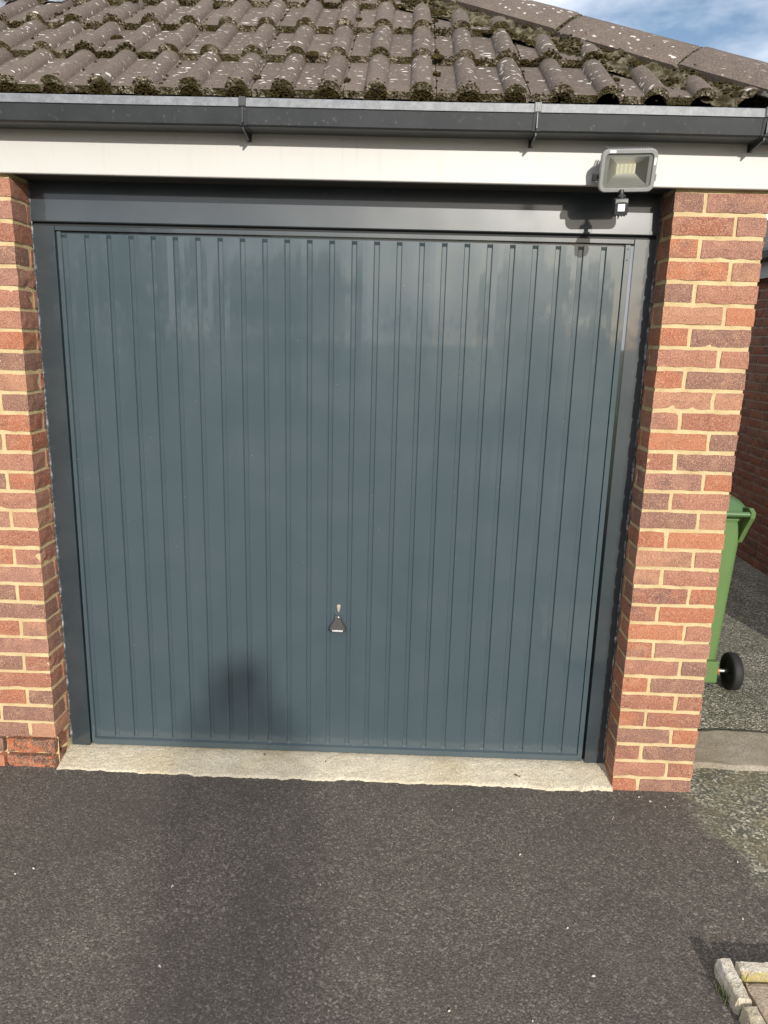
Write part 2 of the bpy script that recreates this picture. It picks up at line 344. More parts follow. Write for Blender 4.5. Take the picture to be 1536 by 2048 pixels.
def brick_mesh(L_, D, H, seed, spall=False, mat=BRICK):
    rnd = random.Random(seed); nx, ny, nz = (6, 2, 2) if L_ > 0.15 else (3, 2, 2)
    vs = {}; b = MB(); V = []; ch = 0.0022
    def vert(i, j, k):
        key = (i, j, k)
        if key in vs: return vs[key]
        ex = i in (0, nx); ey = j in (0, ny); ez = k in (0, nz)
        p = [(i / nx - .5) * L_, (j / ny - .5) * D, (k / nz - .5) * H]
        cnt = ex + ey + ez
        if cnt >= 2:
            c_ = ch * rnd.uniform(0.5, 1.6)
            if rnd.random() < 0.06: c_ *= rnd.uniform(1.3, 2.2)
            for a, e in enumerate((ex, ey, ez)):
                if e: p[a] -= math.copysign(c_, p[a])
        for a, amt in enumerate((0.0009, 0.0009, 0.0011)): p[a] += rnd.uniform(-amt, amt)
        if spall:
            n_ = noise.noise((p[0] * 18, p[2] * 30, seed * 3.1)); p[1] += (0.001 + 0.014 * max(0, n_ + .1)) if p[1] < -D * 0.3 else 0; p[0] -= (.010 + .02 * max(0, n_)) if (p[0] > L_ * .45 and p[1] < 0) else 0
        vs[key] = len(V); V.append(tuple(p)); return vs[key]
    F = []
    for i in range(nx):
        for j in range(ny):
            for k in (0, nz): F.append([vert(i, j, k), vert(i + 1, j, k), vert(i + 1, j + 1, k), vert(i, j + 1, k)])
        for k in range(nz):
            for j in (0, ny): F.append([vert(i, j, k), vert(i + 1, j, k), vert(i + 1, j, k + 1), vert(i, j, k + 1)])
    for j in range(ny):
        for k in range(nz):
            for i in (0, nx): F.append([vert(i, j, k), vert(i, j + 1, k), vert(i, j + 1, k + 1), vert(i, j, k + 1)])
    b.add(V, F); return b.mesh('brick', mat)
BL, BD, BH = 0.215, 0.1025, 0.065
VAR = [brick_mesh(BL, BD, BH, s) for s in range(8)]
def lay(parent, meshes, cx, cy, z0, rot90=False, flip=False, rnd=random):
    a = (pi / 2 if rot90 else 0) + (pi if flip else 0)
    w = Matrix.Translation((cx + rnd.uniform(-.0012, .0012), cy + rnd.uniform(-.0016, .0016), z0 + BH / 2 + rnd.uniform(-.001, .001))) @ Matrix.Rotation(a + rnd.uniform(-.004, .004), 4, 'Z') @ Matrix.Rotation(rnd.uniform(-.004, .004), 4, 'Y')
    return link('brick', rnd.choice(meshes), parent, w)
rb = random.Random(11)
# pier on the right of the door
pier_r = part('brick_pier', garage, 'free-standing brick pier to the right of the door', (HW, 0, 0))
pier_l = part('brick_pier', garage, 'brick pier to the left of the door with broken bottom corner', (-HW, 0, 0))
SPALL = [brick_mesh(BL, BD, BH, 51, True, BRICK_O), brick_mesh(BL, BD, BH, 52, True, BRICK_O)]
for k in range(1, 32):
    z = (31 - k) * 0.075
    for sgn, par in ((1, pier_r), (-1, pier_l)):
        X = lambda t: sgn * (HW + t)
        if k % 2 == 0:
            lay(par, SPALL[:1] if (k == 30 and sgn < 0) else VAR, X(BL / 2), BD / 2, z, False, False if (k == 30 and sgn < 0) else rb.random() < .5, rb)
            lay(par, VAR, X(BL / 2), 0.1125 + BD / 2, z, False, rb.random() < .5, rb)
            if sgn > 0: lay(par, VAR, X(0.225 + BD / 2), BL / 2, z, True, rb.random() < .5, rb)
            else:
                for q_ in range(1, 4): lay(par, SPALL[:1] if (k == 30 and q_ == 9) else VAR, X(q_ * 0.225 + BL / 2), BD / 2, z, False, rb.random() < .5, rb)
        else:
            if sgn < 0 and k == 31:
                lay(par, SPALL[1:], X(BL / 2 + .003), BD / 2, z, False, False, rb); lay(par, VAR, X(.2265 + BD / 2), BL / 2, z, True, False, rb)
            else:
                lay(par, VAR, X(BD / 2), BL / 2, z, True, rb.random() < .5, rb)
            if not (sgn < 0 and k == 31): lay(par, VAR, X(0.1125 + BL / 2), BD / 2, z, False, rb.random() < .5, rb)
            if sgn < 0:
                for q_ in range(1, 4): lay(par, VAR, X(0.1125 + q_ * 0.225 + BL / 2), BD / 2, z, False, rb.random() < .5, rb)
def mortar_wall(x0, x1, y0, y1, z0, z1):
    b = MB(); n = lambda p: 0.0013 * noise.noise((p[0] * 40, p[1] * 40, p[2] * 40)) + 0.0009 * noise.noise((p[0] * 130, p[1] * 130, p[2] * 130))
    def fr(u, v): p = (x0 + (x1 - x0) * u, y0, z0 + (z1 - z0) * v); return (p[0], y0 + n(p) + (.024 if x1 < 0 and p[2] < .155 and p[0] > -1.40 else 0), p[2])
    def lf(u, v): p = (x0, y0 + (y1 - y0) * u, z0 + (z1 - z0) * v); return (x0 + n(p), p[1], p[2])
    def rt(u, v): p = (x1, y0 + (y1 - y0) * u, z0 + (z1 - z0) * v); return (x1 + n(p) - (.020 if x1 < 0 and p[2] < .155 and p[1] < .08 else 0), p[1], p[2])
    b.grid(int((x1 - x0) / .012), 200, fr); b.grid(14, 200, lf); b.grid(14, 200, rt)
    b.add([(x0, y0, z1), (x1, y0, z1), (x1, y1, z1), (x0, y1, z1)], [(0, 1, 2, 3)]); b.add([(x0, y1, z0), (x1, y1, z0), (x1, y1, z1), (x0, y1, z1)], [(0, 1, 2, 3)])
    return b
mortar_wall(HW + .0056, HW + PW - .0056, .0056, .30, -0.02, 2.33).obj('mortar_bed', MORTAR, pier_r)
mortar_wall(-2.04, -HW - .0056, .0056, .30, -0.02, 2.33).obj('mortar_bed', MORTAR, pier_l)
# the rest of the building behind the piers
def side_wall_mat(name, f):
    q = M(name); br = q.n('TexBrick', {'offset': 0.5}, Color1=(0.30 * f, 0.125 * f, 0.085 * f), Color2=(0.22 * f, 0.10 * f, 0.075 * f), Mortar=(0.50 * f, 0.40 * f, 0.24 * f), Scale=1.0, Mortar_Size=0.005, Brick_Width=0.225, Row_Height=0.075)
    sx = q.n('SeparateXYZ', None, Vector=q.coord()); cb = q.n('CombineXYZ', None, X=q.math('ADD', sx.outputs[0], sx.outputs[1]), Y=sx.outputs[2]); q.put(br.inputs['Vector'], cb.outputs[0])
    return q.done(br.outputs['Color'], 0.9, q.bump(br.outputs['Fac'], -0.5, 0.004))
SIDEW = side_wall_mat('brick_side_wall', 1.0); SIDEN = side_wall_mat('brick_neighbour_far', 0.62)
MB().box(HW + .07, HW + PW - .006, .30, 6.0, -.02, 2.34).obj('side_wall', SIDEW, garage)
MB().box(-2.1, -HW - .12, .30, 6.0, -.02, 2.34).obj('side_wall', SIDEW, garage)

# sill
def sillf(u, v):
    x = -HW - .004 + (2 * HW + .008) * u; y = -0.075 + 0.24 * v
    n = 0.5 * noise.noise((x * 5, y * 8, 3)) + 0.35 * noise.noise((x * 17, y * 20, 5)) + 0.25 * noise.noise((x * 60, y * 60, 7))
    z = 0.043 - 0.030 * max(0, min(1, (0.12 - y) / 0.14)) ** 1.3
    z = z - max(0, -0.010 + 0.034 * n - y) * 1.8
    z += 0.0022 * noise.noise((x * 90, y * 90, 1)) + 0.002 * noise.noise((x * 25, y * 25, 1)) + 0.006 * u
    return (x, y, z)
MB().grid(420, 44, sillf).obj('concrete_sill', SILL, garage)

# door frame, header board
frame = part('door_frame', garage, None, (0, RY, 0))
for sgn in (-1, 1):
    x0, x1 = sorted((sgn * 1.070, sgn * (HW - .001)))
    MB().box(x0, x1, RY, .20, .035 + .005 * (sgn + 1), 2.1765, 0, .0012).obj('jamb', FRAME, frame)
MB().box(-1.0695, 1.0695, RY + .004, .20, 2.160, 2.1765, 0, .0012).obj('head_rail', FRAME, frame)
b = MB(); hb = [(.1315, 2.1885), (.1285, 2.192), (.1345, 2.345), (.20, 2.345), (.20, 2.1885)]
b.extrude(hb, lambda p: (-HW + .001, p[0], p[1]), lambda p: (HW - .001, p[0], p[1])); b.obj('header_board', FRAME, frame)
MB().box(-HW, HW, .146, .20, 2.175, 2.190).obj('shadow_gap', BLACK, frame)
def bead(x, sgn, seed):
    b = MB(); n = 260
    def f(u, v):
        z = .05 + 2.27 * v; w = .0045 + .0045 * noise.noise((seed, z * 22, 0)) + .003 * noise.noise((seed, z * 70, 3)) ; w = max(w, .0012)
        a = u * pi / 2
        return (x + sgn * w * cos(a), RY - w * sin(a) * 1.1 - .0003, z)
    b.grid(4, n, f); return b
bead(-HW, 1, 1.3).obj('sealant_bead', SEAL, frame); bead(HW, -1, 7.7).obj('sealant_bead', SEAL, frame)

# the up-and-over door
door = part('garage_door', garage, 'anthracite up-and-over door with narrow vertical ribs', (0, .15, .045))
YF, YB = .149, .1585; P0, PER, GW = -.0475, .0835, .0192
ZB, ZT = .080, 2.150
b = MB(); b.box(-1.064, 1.060, YB, .175, .05, 2.1585)
gz = []
for k in range(-12, 14):
    g0 = P0 + PER * k - (.0 if k > -12 else 0); g1 = g0 + GW
    b.add([(g0 + .001, YB - .0005, .0875), (g1 - .001, YB - .0005, .0875), (g1, YF + .0005, .0795), (g0, YF + .0005, .0795)], [(0, 1, 2, 3)])
    b.add([(g0 + .001, YB - .0005, 2.137), (g1 - .001, YB - .0005, 2.137), (g1, YF + .0015, 2.1485), (g0, YF + .0015, 2.1485)], [(0, 1, 2, 3)])
b.obj('backing_sheet', DOOR, door)
def strip_mesh(w, bow):
    b = MB(); h = w / 2; sl = .0026
    pr = [(-h - sl, YB), (-h - .0002, YF + .0012), (-h + .0012, YF), (-h * .3, YF - bow), (h * .3, YF - bow), (h - .0012, YF), (h + .0002, YF + .0012), (h + sl, YB)]
    nzs = 14; n = len(pr)
    vs = [(x, y, ZB + (ZT - ZB) * j / nzs) for j in range(nzs + 1) for x, y in pr]
    b.add(vs, [(j * n + i, j * n + i + 1, (j + 1) * n + i + 1, (j + 1) * n + i) for j in range(nzs) for i in range(n - 1)])
    b.add(vs, [tuple(range(n)), tuple(range(nzs * n, nzs * n + n))]); return b.mesh('panel_strip', DOOR)
SM = [strip_mesh(PER - GW, bw) for bw in (.0002, .0005, -.0002)]
for k in range(-12, 13):
    link('panel_strip', SM[k % 3], door, Matrix.Translation((P0 + PER * k + GW + (PER - GW) / 2, 0, 0)) @ Matrix.Rotation(random.uniform(-.0035, .0035), 4, 'Z'))
for x0, x1 in ((-1.0650, -1.0505), (1.0405, 1.0600)):
    MB().box(x0, x1, .1435, .160, .048, 2.1575, 0, .001).obj('stile', DOOR, door)
b = MB(); b.extrude([(.1395, .0485), (.1385, .0515), (.1400, .0725), (.1495, .0780), (.160, .0780), (.160, .0485)], lambda p: (-1.0500, p[0], p[1]), lambda p: (1.0400, p[0], p[1] + .004)); b.obj('bottom_rail', DOOR, door)
rv = MB(); rv.grid(8, 4, lambda u, v: (.0032 * cos(v * pi / 2) * cos(u * 2 * pi), -.0018 * sin(v * pi / 2), .0032 * cos(v * pi / 2) * sin(u * 2 * pi))); RVM = rv.mesh('rivet', DOOR)
for x, y, z in ((-1.058, .1434, 2.142), (-1.058, .1434, 2.108), (1.050, .1434, 2.142), (1.050, .1434, 2.104), (-1.058, .1434, .098), (-1.058, .1434, .125), (1.050, .1434, .09), (1.050, .1434, .115), (-1.03, .1388, .062), (-.995, .1388, .062), (1.02, .1388, .066), (.985, .1388, .066)):
    link('rivet', RVM, door, Matrix.Translation((x, y, z)))
# handle
def bell(sc, n=10):
    pts = [(-.012, .0), (-.0135, -.012), (-.020, -.028), (-.031, -.046), (-.0365, -.060), (-.034, -.069), (-.025, -.0735), (0, -.0755)]
    full = pts + [(-x, z) for x, z in reversed(pts[:-1])]
    return [(x * sc, -.038 + (z + .038) * sc) for x, z in full]
b = MB(); hx, hz = .002, .682
def hp(sc, y): 
    return lambda p, sc=sc, y=y: (hx + p[0] * sc, y - .010 * max(0, -p[1]) / .0755, hz + (-.038 + (p[1] + .038) * sc))
pr = bell(1.0); n = len(pr); loops = [(1.0, .150), (1.0, .141), (.93, .136), (.80, .1335)]
vs = [hp(sc, y)(p) for sc, y in loops for p in pr]
fs = [(l * n + i, l * n + (i + 1) % n, (l + 1) * n + (i + 1) % n, (l + 1) * n + i) for l in range(len(loops) - 1) for i in range(n)]
b.add(vs, fs, 0, True); b.add(vs, [tuple(range((len(loops) - 1) * n, len(loops) * n))], 0)
b.obj('handle', HANDLE, door)
b = MB(); b.box(hx - .013, hx + .014, .1405, .150, .679, .690, 0, .001); b.obj('handle_neck', DOOR, door)
tcu = bpy.data.curves.new('lettering', 'FONT'); tcu.body = 'CARDALE'; tcu.size = .0098; tcu.align_x = 'CENTER'; tcu.extrude = .0004; tcu.offset = .0003
to = bpy.data.objects.new('tmp', tcu); C.objects.link(to); dg = bpy.context.evaluated_depsgraph_get(); tme = bpy.data.meshes.new_from_object(to.evaluated_get(dg)); bpy.data.objects.remove(to)
tme.materials.clear(); tme.materials.append(LABELW)
sub(link('lettering', tme, door, Matrix.Translation((hx, .1228, .6155)) @ Matrix.Rotation(radians(90), 4, 'X')), 'small white capital letters on the black handle')
b = MB()
def esc(p): return p
kp = [(.0085 * cos(a), .0085 * sin(a)) for a in [radians(d) for d in range(-30, 211, 20)]] + [(-.0045, -.020), (-.002, -.0245), (.002, -.0245), (.0045, -.020)]
b.extrude(kp, lambda p: (.004 + p[0], .150, .717 + p[1]), lambda p: (.004 + p[0] * .85, .1452, .717 + p[1] * .92)); b.tube([(.004, .1455, .716), (.004, .1435, .716)], .0056, 12); b.obj('lock', CHROME, door)

# fascia and soffit
FY = -.022
b = MB(); b.extrude([(FY, 2.3265), (FY + .002, 2.324), (-.0015, 2.324), (-.0015, 2.545), (FY, 2.545)], lambda p: (-3.2, p[0], p[1]), lambda p: (1.545, p[0], p[1])); b.obj('fascia', UPVC, garage)
b = MB(); b.extrude([(1.545, 2.3265), (1.545, 2.545), (1.525, 2.545), (1.525, 2.3265)], lambda p: (p[0], -.0005, p[1]), lambda p: (p[0], 6, p[1])); b.obj('fascia', UPVC, garage)
MB().box(-3.0, 1.470, .0005, .30, 2.3308, 2.50).obj('lintel', SOFFIT, garage)
MB().box(1.4795, 1.5245, .0005, 6, 2.3325, 2.345).obj('soffit', SOFFIT, garage)
b = MB(); b.box(-3.2, -2.043, .004, 6, -.02, 2.33); b.obj('house_wall', SIDEW, garage)

# gutter
def gutter_prof(yf):           # distances out from the fascia, heights
    return [(0.0, 2.520), (0.0, 2.4645), (.012, 2.4605), (.093, 2.4610), (.1005, 2.4660), (.1105, 2.5135), (.1150, 2.5155), (.1137, 2.5400), (.1120, 2.5418), (.1095, 2.5410), (.1075, 2.5170), (.098, 2.470), (.090, 2.4650), (.012, 2.4645), (.004, 2.468), (.004, 2.520)]
gutter = part('gutter', garage, 'charcoal square-line rainwater gutter along the eaves', (0, FY, 2.46))
gp = gutter_prof(0)
XC = 1.66 - .0                  # corner mitre
b = MB(); nseg = 40
for i in range(nseg):
    xa = -3.2; 
ev = [(-3.2 + (1.545 + 3.2) * i / nseg) for i in range(nseg + 1)]
n = len(gp); vs = []
for i, x in enumerate(ev):
    for d, z in gp:
        xx = x + (d if i == nseg else 0)
        vs.append((xx, FY - .0005 - d, z + .0012 * noise.noise((x * 1.7, 0, 9))))
for k in range(n): b.add(vs if k == 0 else [], [], 0)
for i in range(nseg):
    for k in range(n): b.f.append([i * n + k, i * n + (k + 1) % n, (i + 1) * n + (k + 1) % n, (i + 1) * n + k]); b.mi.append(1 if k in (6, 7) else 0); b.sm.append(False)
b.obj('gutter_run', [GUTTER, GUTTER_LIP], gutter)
b = MB(); b.extrude(gp, lambda p: (1.5455 + p[0], FY - .0005 - p[0], p[1]), lambda p: (1.5455 + p[0], 6.0, p[1])); b.obj('gutter_run', GUTTER, gutter)
def bracket(x, union=True):
    b = MB(); w = .012
    g2 = [(d + .0022, z) for d, z in gp[2:8]]
    out = [(FY - .001 - d, z - (.002 if i < 3 else 0)) for i, (d, z) in enumerate(g2)]
    inn = [(FY - .001 - d + .003, z + .001) for d, z in reversed(g2)]
    b.extrude(out + inn, lambda p: (x - w, p[0], p[1]), lambda p: (x + w, p[0], p[1]))
    # ribbed clip over the lip
    b.box(x - .011, x + .011, FY - .1195, FY - .106, 2.5165, 2.5445, 0, .001)
    for t in (-.007, 0, .007): b.box(x + t - .0018, x + t + .0018, FY - .1210, FY - .119, 2.5175, 2.5435)
    # thin stiffening ridge and triangular gusset
    b.box(x - .0016, x + .0016, FY - .1165, FY - .100, 2.4690, 2.5160)
    gs = [(FY - .001, 2.462), (FY - .104, 2.4580), (FY - .1035, 2.4500), (FY - .010, 2.4370), (FY - .001, 2.4370)]
    b.extrude(gs, lambda p: (x - .002, p[0], p[1]), lambda p: (x + .002, p[0], p[1]))
    b.box(x - .007, x + .007, FY - .0045, FY - .0012, 2.4370, 2.461)
    return b
for x in (-.304, .644, 1.374, -1.26, -2.2):
    bracket(x).obj('bracket', GUTTER, gutter)

# ------------------------------------------------------------------ roof
TH = radians(34.5); GA = .345; Y0, Z0 = -.075, 2.563
roof = part('roof', garage, 'grey-brown double roman tiled roof with moss and lichen', (0, Y0, Z0))
VV = Vector((0, cos(TH), sin(TH))); NN = Vector((0, -sin(TH), cos(TH)))
TT = .025; PP = .1515; TWD = .303
def prof(u):
    x = (u % PP) - .1035; r = .038
    base = 0.0
    if abs(x) < r: base = .031 * max(0.0, 1 - (x / r) ** 2) ** .55
    elif x < -r - .045: base = 0.0008
    return base
us = [0.0012, .018, .040, .058]
for c_ in (0, PP):
    for t in (-.0385, -.0378, -.035, -.028, -.018, -.006, .006, .018, .028, .035, .0378, .0385): us.append(c_ + .1035 + t)
    if c_ == 0: us += [PP + .010, PP + .035, PP + .055]
us.append(.3018)
us = sorted(us)
vsamp = [0.0, .006, .10, .20, .30, .42]
def tile_mesh(seed=0):
    b = MB(); n = len(us); m_ = len(vsamp); rnd = random.Random(seed)
    jig = [rnd.uniform(-.0022, .0022) for _ in us]
    def top(u, v, i=0): return TT * (1 - v / GA) + prof(u) - (.0018 if v == 0 else 0)
    T = [Vector((u, 0, 0)) + VV * (v + (jig[i] if v == 0 else 0)) + NN * top(u, v) for v in vsamp for i, u in enumerate(us)]
    Bt = [Vector((u, 0, 0)) + VV * (v + (jig[i] * .5 if v == 0 else 0)) + NN * (TT * (1 - v / GA) + prof(u) * .97 - TT) for v in vsamp for i, u in enumerate(us)]
    b.add(T, [(j * n + i, j * n + i + 1, (j + 1) * n + i + 1, (j + 1) * n + i) for j in range(m_ - 1) for i in range(n - 1)], 0, True)
    N0 = len(b.v)
    b.add(T[:n] + Bt[:n], [(i, i + 1, n + i + 1, n + i) for i in range(n - 1)], 1)
    b.add(Bt, [(j * n + i, j * n + i + 1, (j + 1) * n + i + 1, (j + 1) * n + i) for j in range(m_ - 1) for i in range(n - 1)], 1)
    for i in (0, n - 1):
        b.add([T[j * n + i] for j in range(m_)] + [Bt[j * n + i] for j in range(m_)], [(j, j + 1, m_ + j + 1, m_ + j) for j in range(m_ - 1)], 0)
    b.add([T[-n + i] for i in range(n)] + [Bt[-n + i] for i in range(n)], [(i, i + 1, n + i + 1, n + i) for i in range(n - 1)], 1)
    return b.mesh('roof_tile', [TILE, LIP])
TMS = [tile_mesh(s) for s in range(5)]
# hip axis (crest of the capping)
PHI = radians(39.9); HX = 1.500
ha = Vector((-cos(PHI), sin(PHI), sin(PHI) * tan(TH))).normalized()
hn = (Vector((0, 0, 1)) - ha * ha.z).normalized(); hs = ha.cross(hn)
if hs.y > 0: hs = -hs
ho = Vector((HX, Y0, Z0 + .100))
pn = Vector((-sin(PHI), -cos(PHI), 0))       # plan normal pointing to the front slope
cutp = Vector((HX, Y0, 0)) + pn * .125
rt = random.Random(5)
for n_ in range(0, 7):
    for k in range(-9, 6):
        org = Vector((.018 + TWD * k, 0, 0)) + Vector((0, Y0, Z0)) + VV * GA * n_
        cs = [org + Vector((x, 0, 0)) + VV * v for x in (0, TWD) for v in (0, .42)]
        ds = [(c_ - cutp).dot(pn) for c_ in cs]
        if max(ds) < 0.02: continue
        w = Matrix.Translation(org + VV * rt.uniform(-.004, .004) + NN * rt.uniform(-.001, .0015)) @ Matrix.Rotation(rt.uniform(-.006, .006), 4, 'X') @ Matrix.Rotation(rt.uniform(-.004, .004), 4, 'Z')
        me = rt.choice(TMS)
        if min(ds) < 0:
            bm = bmesh.new(); bm.from_mesh(me); bm.transform(w)
            bmesh.ops.bisect_plane(bm, geom=bm.verts[:] + bm.edges[:] + bm.faces[:], plane_co=cutp + pn * rt.uniform(-.006, .012), plane_no=pn, clear_inner=True)
            if len(bm.faces) < 3: bm.free(); continue
            bm.transform(w.inverted()); m2 = bpy.data.meshes.new('roof_tile'); m2.materials.append(TILE); m2.materials.append(LIP); bm.to_mesh(m2); bm.free(); me = m2
        link('roof_tile', me, roof, w)
# underlay below the tiles (closes the roof), side slope
top_v = 2.6
pl = lambda x, v: Vector((x, Y0, Z0)) + VV * v - NN * .03
b = MB(); b.add([pl(-3.2, .06), pl(HX - .07, .06), pl(HX - .07 - (top_v - .06) * cos(TH) / tan(PHI), top_v), pl(-3.2, top_v)], [(0, 1, 2, 3)])
p1 = pl(HX - .07, .06); p2 = pl(HX - .07 - (top_v - .06) * cos(TH) / tan(PHI), top_v); b.add([p1, p2, p2 + Vector((0, 4, 0)), Vector((HX, 6, 2.53)), Vector((HX, p1.y, 2.53))], [(0, 1, 2, 3, 4)])
b.obj('underlay', BLACK, roof)
# tiles of the slope round the corner
cs2 = tan(TH) * tan(PHI); th2 = math.atan(cs2); V2 = Vector((-cos(th2), 0, sin(th2))); N2 = Vector((sin(th2), 0, cos(th2)))
b = MB(); base2 = Vector((1.46, 0, Z0))
def side(n_):
    def f(u, v):
        y = Y0 + 5.9 * u; vv = GA * n_ + .40 * v
        p = Vector((HX, y, Z0)) + V2 * vv + N2 * (TT * (1 - .40 * v / GA) + prof(y + 2))
        pp_ = Vector((p.x, p.y, 0)) - Vector((HX, Y0, 0))
        d = pp_.dot(pn)
        if d > -.03: p = p + Vector((0, (d + .03) / cos(PHI), 0))
        return p
    return f
for n_ in range(0, 6): b.grid(150, 2, side(n_))
kind(b.obj('corner_slope_tiling', TILE, roof), 'stuff')
# hip cappings
def cap_mesh(Ln, seed):
    b = MB(); rnd = random.Random(seed); ss = [-1, -.86, -.66, -.45, -.22, 0, .22, .45, .66, .86, 1]; w, d = .121, .090
    def z(t): return -d * (0.62 * abs(t) + .38 * t * t) if True else 0
    def P(t, x, off): 
        n = Vector((t, 0, 1)).normalized(); return Vector((x, t * w, z(t))) + Vector((0, -n.x * off, -off))
    xs = [0, .01, Ln * .25, Ln * .5, Ln * .75, Ln - .01, Ln]
    jig = lambda: rnd.uniform(-.0012, .0012)
    n = len(ss)
    T = [P(t, x + (jig() * 2 if i in (0, len(xs) - 1) else 0), -.0 + (.003 if i in (0, len(xs) - 1) else 0) + jig() * .6) for i, x in enumerate(xs) for t in ss]
    U = [P(t, x, .019) for x in xs for t in ss]
    b.add(T, [(j * n + i, j * n + i + 1, (j + 1) * n + i + 1, (j + 1) * n + i) for j in range(len(xs) - 1) for i in range(n - 1)], 0, True)
    b.add(U, [(j * n + i, j * n + i + 1, (j + 1) * n + i + 1, (j + 1) * n + i) for j in range(len(xs) - 1) for i in range(n - 1)], 1)
    for e in (0, len(xs) - 1): b.add(T[e * n:e * n + n] + U[e * n:e * n + n], [(i, i + 1, n + i + 1, n + i) for i in range(n - 1)], 1)
    for e in (0, n - 1): b.add([T[j * n + e] for j in range(len(xs))] + [U[j * n + e] for j in range(len(xs))], [(j, j + 1, len(xs) + j + 1, len(xs) + j) for j in range(len(xs) - 1)], 0)
    return b.mesh('hip_tile', [TILE, LIP])
fm = Matrix((( ha.x, hs.x, hn.x, 0), (ha.y, hs.y, hn.y, 0), (ha.z, hs.z, hn.z, 0), (0, 0, 0, 1)))
PITCH = .520; J0 = -.150
CM = [cap_mesh(.510, s) for s in (1, 2, 3)]
CM0 = cap_mesh(J0 + PITCH - .012, 9)
for i in range(0, 5):
    w = Matrix.Translation(ho + ha * (.006 if i == 0 else J0 + PITCH * i + .005) + hn * rt.uniform(-.004, .004)) @ fm @ Matrix.Rotation(rt.uniform(-.012, .012), 4, 'Z') @ Matrix.Rotation(rt.uniform(-.02, .02), 4, 'X')
    link('hip_tile', CM0 if i == 0 else CM[i % 3], roof, w)
# bedding mortar under the cappings, lumpy
def bed(sg):
    def f(u, v):
        x = .10 + 2.15 * u; a = v
        s_ = (.060 + .150 * a); zz = -.055 - .118 * a ** .9
        n1 = noise.noise((x * 11, a * 2.6, 1.0)) ; n2 = noise.noise((x * 31, a * 7, 5.0)); n3 = noise.noise((x * 90, a * 20, 2.0))
        amp = .55 + .45 * sin(pi * min(1, a * 1.2))
        off = (.017 * n1 + .010 * n2 + .005 * n3) * amp
        p = ho + ha * x + hs * sg * (s_ + off * .9) + hn * (zz + off)
        return p
    return f
b = MB(); b.grid(420, 22, bed(1)); b.grid(420, 22, bed(-1)); b.obj('bedding_mortar', BEDDING, roof)
# mortar between the hip cappings
b = MB()
for i in range(1, 5):
    c0 = ho + ha * (J0 + PITCH * i)
    for k in range(15):
        t = -1 + 2 * k / 14; p = c0 + hs * t * .119 + hn * (-.090 * (.62 * abs(t) + .38 * t * t) - .011) + ha * rt.uniform(-.003, .003)
        bm = bmesh.new(); bmesh.ops.create_icosphere(bm, subdivisions=1, radius=.0095)
        for w_ in bm.verts: w_.co = p + w_.co * rt.uniform(.75, 1.3)
        b.bm(bm, 0, True)
kind(b.obj('joint_mortar', BEDDING, roof), 'stuff')
# moss: lumps on the tile edges and in the joints
ico = bmesh.new(); bmesh.ops.create_icosphere(ico, subdivisions=1, radius=1.0); IV = [w_.co.copy() for w_ in ico.verts]; IF = [[w_.index for w_ in f.verts] for f in ico.faces]; ico.free()
mb = MB()
def blob(p, r, flat=1.0):
    sx_, sy_, sz_ = r * rt.uniform(.8, 1.3), r * rt.uniform(.8, 1.2), r * flat * rt.uniform(.7, 1.1)
    mb.add([(p.x + w_.x * sx_ * rt.uniform(.72, 1.28), p.y + w_.y * sy_ * rt.uniform(.72, 1.28), p.z + w_.z * sz_ * rt.uniform(.72, 1.28)) for w_ in IV], IF, 0, False)
def surf(X, n_, v, extra=0.0):
    u = (X - .018) % TWD
    return Vector((X, Y0, Z0)) + VV * (GA * n_ + v) + NN * (TT * (1 - v / GA) + prof(u) + extra)
def front_ok(p, marg=.06): return (p - cutp).dot(pn) > marg
for n_ in range(0, 5):
    X = -2.0
    while X < 1.62:
        X += rt.uniform(.003, .0085)
        d = noise.noise((X * 3.1, n_ * 5.3, 2.0)) + .45 * noise.noise((X * 11, n_ * 3.3, 8.0))
        if n_ > 0 and d < .16: continue
        u = (X - .018) % PP; onroll = abs(u - .1035) < .040
        if n_ == 0 and ((not onroll and rt.random() < .7) or (X > .8 and rt.random() < .85)): continue
        p0 = surf(X, n_, 0)
        if not front_ok(p0, .02): continue
        for q_ in range(2 if d < .25 else 3):
            t = rt.random() ** .8 * (TT + (.028 if n_ == 0 and onroll else 0)); t = min(t, TT + .02)
            blob(p0 - NN * t - VV * rt.uniform(-.002, .002), rt.uniform(.0020, .0044))
        if rt.random() < .22: blob(surf(X, n_, rt.uniform(.002, .02)), rt.uniform(.003, .006), .6)
# filled roll ends at the eaves
for k in range(-15, 10):
    Xr = .018 + PP * k + .1035
    if Xr < -2 or Xr > 1.42: continue
    full = 1.0 if Xr < .6 else (.45 if Xr < .85 else .0)
    for q_ in range(int(170 * full)):
        t = rt.uniform(-1, 1); hgt = rt.random()
        top_ = .031 * max(0, 1 - t * t) ** .55
        p = Vector((Xr + t * .037, Y0, Z0)) + NN * (hgt * (top_ + .002) - .002) + VV * rt.uniform(-.003, .006)
        blob(p, rt.uniform(.0025, .0048))
